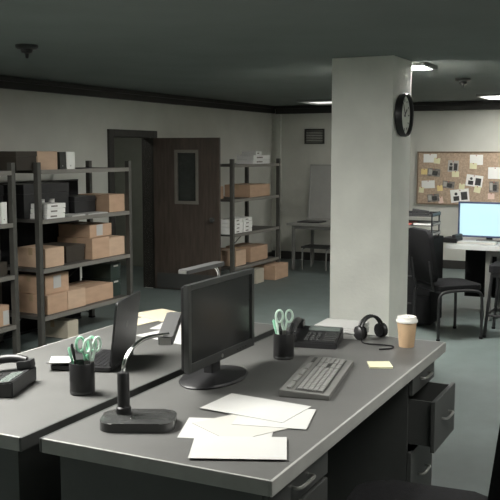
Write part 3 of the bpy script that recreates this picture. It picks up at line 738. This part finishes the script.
# ------------------------------------------------------------------ visitor chair
def visitor_chair(label,loc,rot,high=.99):
    t=thing('visitor_chair',label,'chair',loc,rot)
    # faces +x ; seat centre at origin
    bm=MB(); prism(bm,rrect(.46,.46,.07),.44,.485,bev=.015); obj('seat',bm,'fabric',t,True)
    BM=Matrix.Translation((-.22,0,.47))@Matrix.Rotation(-.16,4,'Y')
    bm=MB()
    prism(bm,[(x+ (high-.52)/2+.04,y) for x,y in rrect(high-.52,.44,.08)],-.02,.02,BM@Matrix.Rotation(-PI/2,4,'Y'),bev=.010); obj('backrest',bm,'fabric',t,True)
    for y in(-.235,.235):
        bm=MB(); tube(bm,smoothpts([(-.21,y,.0),(-.21,y,.33),(-.19,y,.41),(-.12,y,.435),(.0,y,.44),(.12,y,.435),(.19,y,.41),(.21,y,.33),(.21,y,0)],5),.0135,10); f=obj('leg_frame',bm,'black',t,True)
        for x in(-.21,.21):
            bm=MB(); lathe(bm,[(.016,0),(.017,.02)],12,Matrix.Translation((x,y,0))); obj('foot_cap',bm,'blackmatte',f)
    for s in(-.17,.17):
        bm=MB(); tube(bm,smoothpts([(-.02,s,.435),(-.20,s,.43),(-.245,s,.50),(-.275,s,.70)],5),.011,8); obj('back_support',bm,'black',t,True)
    bm=MB(); tube(bm,[(-.2,-.235,.43),(-.2,.235,.43)],.010,8); tube(bm,[(.18,-.235,.418),(.18,.235,.418)],.010,8); obj('cross_bar',bm,'black',t,True)
    return t
ch=visitor_chair('black chair standing between the column and the white table',(7.70,1.84,0),math.radians(-48))
t=thing('work_stool','black backless stool in front of the white table at the right edge','stool',(7.95,1.30,0),0)
bm=MB(); prism(bm,rrect(.40,.40,.05),.585,.645,bev=.015); obj('seat',bm,'fabric',t,True)
bm=MB(); box(bm,-.18,.18,-.18,.18,.54,.584,.004); obj('seat_frame',bm,'black',t)
for x in(-.17,.17):
    for y in(-.17,.17):
        bm=MB(); tube(bm,[(x*1.25,y*1.25,0),(x,y,.56)],.014,10); l=obj('leg',bm,'black',t,True)
        bm=MB(); lathe(bm,[(.017,0),(.018,.02)],12,Matrix.Translation((x*1.25,y*1.25,0))); obj('foot_cap',bm,'blackmatte',l)
bm=MB(); tube(bm,[(x,y,.20) for x,y in rrect(.40,.40,.02)],.009,8,closed=True); obj('foot_rail',bm,'black',t,True)

# ------------------------------------------------------------------ back table, board, stool
t=thing('folding_table','grey table against the far wall left of the column','table',(11.0,3.35,0))
bobj('tabletop','tablegrey',(0,.85,0,1.56,.63,.665),t,.004)
for (x,y) in((.05,.06),(.75,.06),(.05,1.46),(.75,1.46)): bobj('leg','tableleg',(x,x+.04,y,y+.04,0,.63),t,.003)
bobj('apron','tableleg',(.06,.80,.08,1.46,.58,.629),t)
t=thing('presentation_board','grey board leaning against the wall on the far table','board',(11.78,4.395,.6655))
BMx=Matrix.Rotation(.10,4,'Y')
bm=MB(); box(bm,0,.02,-.5,.5,.0,.80,mtx=BMx); obj('panel',bm,'board',t)
bm=MB()
for a in((-.515,.515,.0,.02),(-.515,.515,.785,.805),(-.515,-.5,.02,.785),(.5,.515,.02,.785)): box(bm,-.006,.024,a[0],a[1],a[2],a[3],mtx=BMx)
obj('frame',bm,'tablegrey',t)
t=tag(bobj('closed_folder','black',(11.12,11.40,4.47,4.80,.6655,.680),None,.004),'thin black folder lying on the far grey table','folder')
t=thing('metal_stool','low grey metal stool under the far table','stool',(11.36,4.57,0))
bobj('seat','deskbody',(-.17,.17,-.2,.2,.30,.325),t,.008)
for y in(-.18,.18):
    bm=MB(); tube(bm,smoothpts([(-.16,y,0),(-.16,y,.22),(-.12,y,.29),(.12,y,.29),(.16,y,.22),(.16,y,0)],5),.012,8); obj('leg_frame',bm,'tableleg',t,True)

# ------------------------------------------------------------------ office chair in the near right foreground
t=thing('office_chair','black swivel office chair at the near right, cut by the edge','chair',(2.57,.69,0),math.radians(4))
bm=MB(); prism(bm,rrect(.50,.48,.10),.44,.52,bev=.025); obj('seat',bm,'fabric',t,True)
bm=MB()
BM=Matrix.Translation((0,-.25,.55))@Matrix.Rotation(.12,4,'X')
prism(bm,[(x,y+.27) for x,y in rrect(.46,.52,.12,7)],-.03,.03,BM@Matrix.Rotation(PI/2,4,'X'),bev=.015); obj('backrest',bm,'fabric',t,True)
bm=MB(); tube(bm,smoothpts([(0,-.05,.43),(0,-.26,.44),(0,-.31,.52),(0,-.30,.70)],5),.022,10); obj('back_bracket',bm,'black',t,True)
bm=MB(); lathe(bm,[(.03,.10),(.03,.26),(.02,.26),(.02,.44)],16); obj('gas_lift',bm,'black',t,True)
for k in range(5):
    a=2*PI*k/5+.3
    bm=MB(); tube(bm,[(.02*math.cos(a),.02*math.sin(a),.12),(.28*math.cos(a),.28*math.sin(a),.075)],.02,8,radii=[.024,.016]); lg=obj('base_leg',bm,'black',t,True)
    bm=MB(); lathe(bm,[(.028,-.022),(.03,-.018),(.03,.018),(.028,.022)],16,Matrix.Translation((.28*math.cos(a),.28*math.sin(a),.031))@Matrix.Rotation(a+PI/2,4,'Z')@Matrix.Rotation(PI/2,4,'Y')); obj('caster',bm,'blackmatte',lg,True)

# ------------------------------------------------------------------ camera, world, view
cam=bpy.data.cameras.new('camera'); co=bpy.data.objects.new('camera',cam); C.objects.link(co)
co.location=(0,0,1.65); YAW=.462
co.rotation_euler=(PI/2-.113,0,YAW-PI/2)
cam.sensor_width=36.; cam.lens=864.6/500*36.; cam.clip_start=.05; cam.clip_end=60
sc.camera=co
w=bpy.data.worlds.new('world'); sc.world=w; w.use_nodes=True
w.node_tree.nodes['Background'].inputs[0].default_value=(.5,.55,.55,1); w.node_tree.nodes['Background'].inputs[1].default_value=.05
sc.view_settings.view_transform='Standard'; sc.view_settings.look='None'; sc.view_settings.gamma=1.; sc.view_settings.exposure=1.32
try: sc.view_settings.use_curve_mapping=False
except Exception: pass
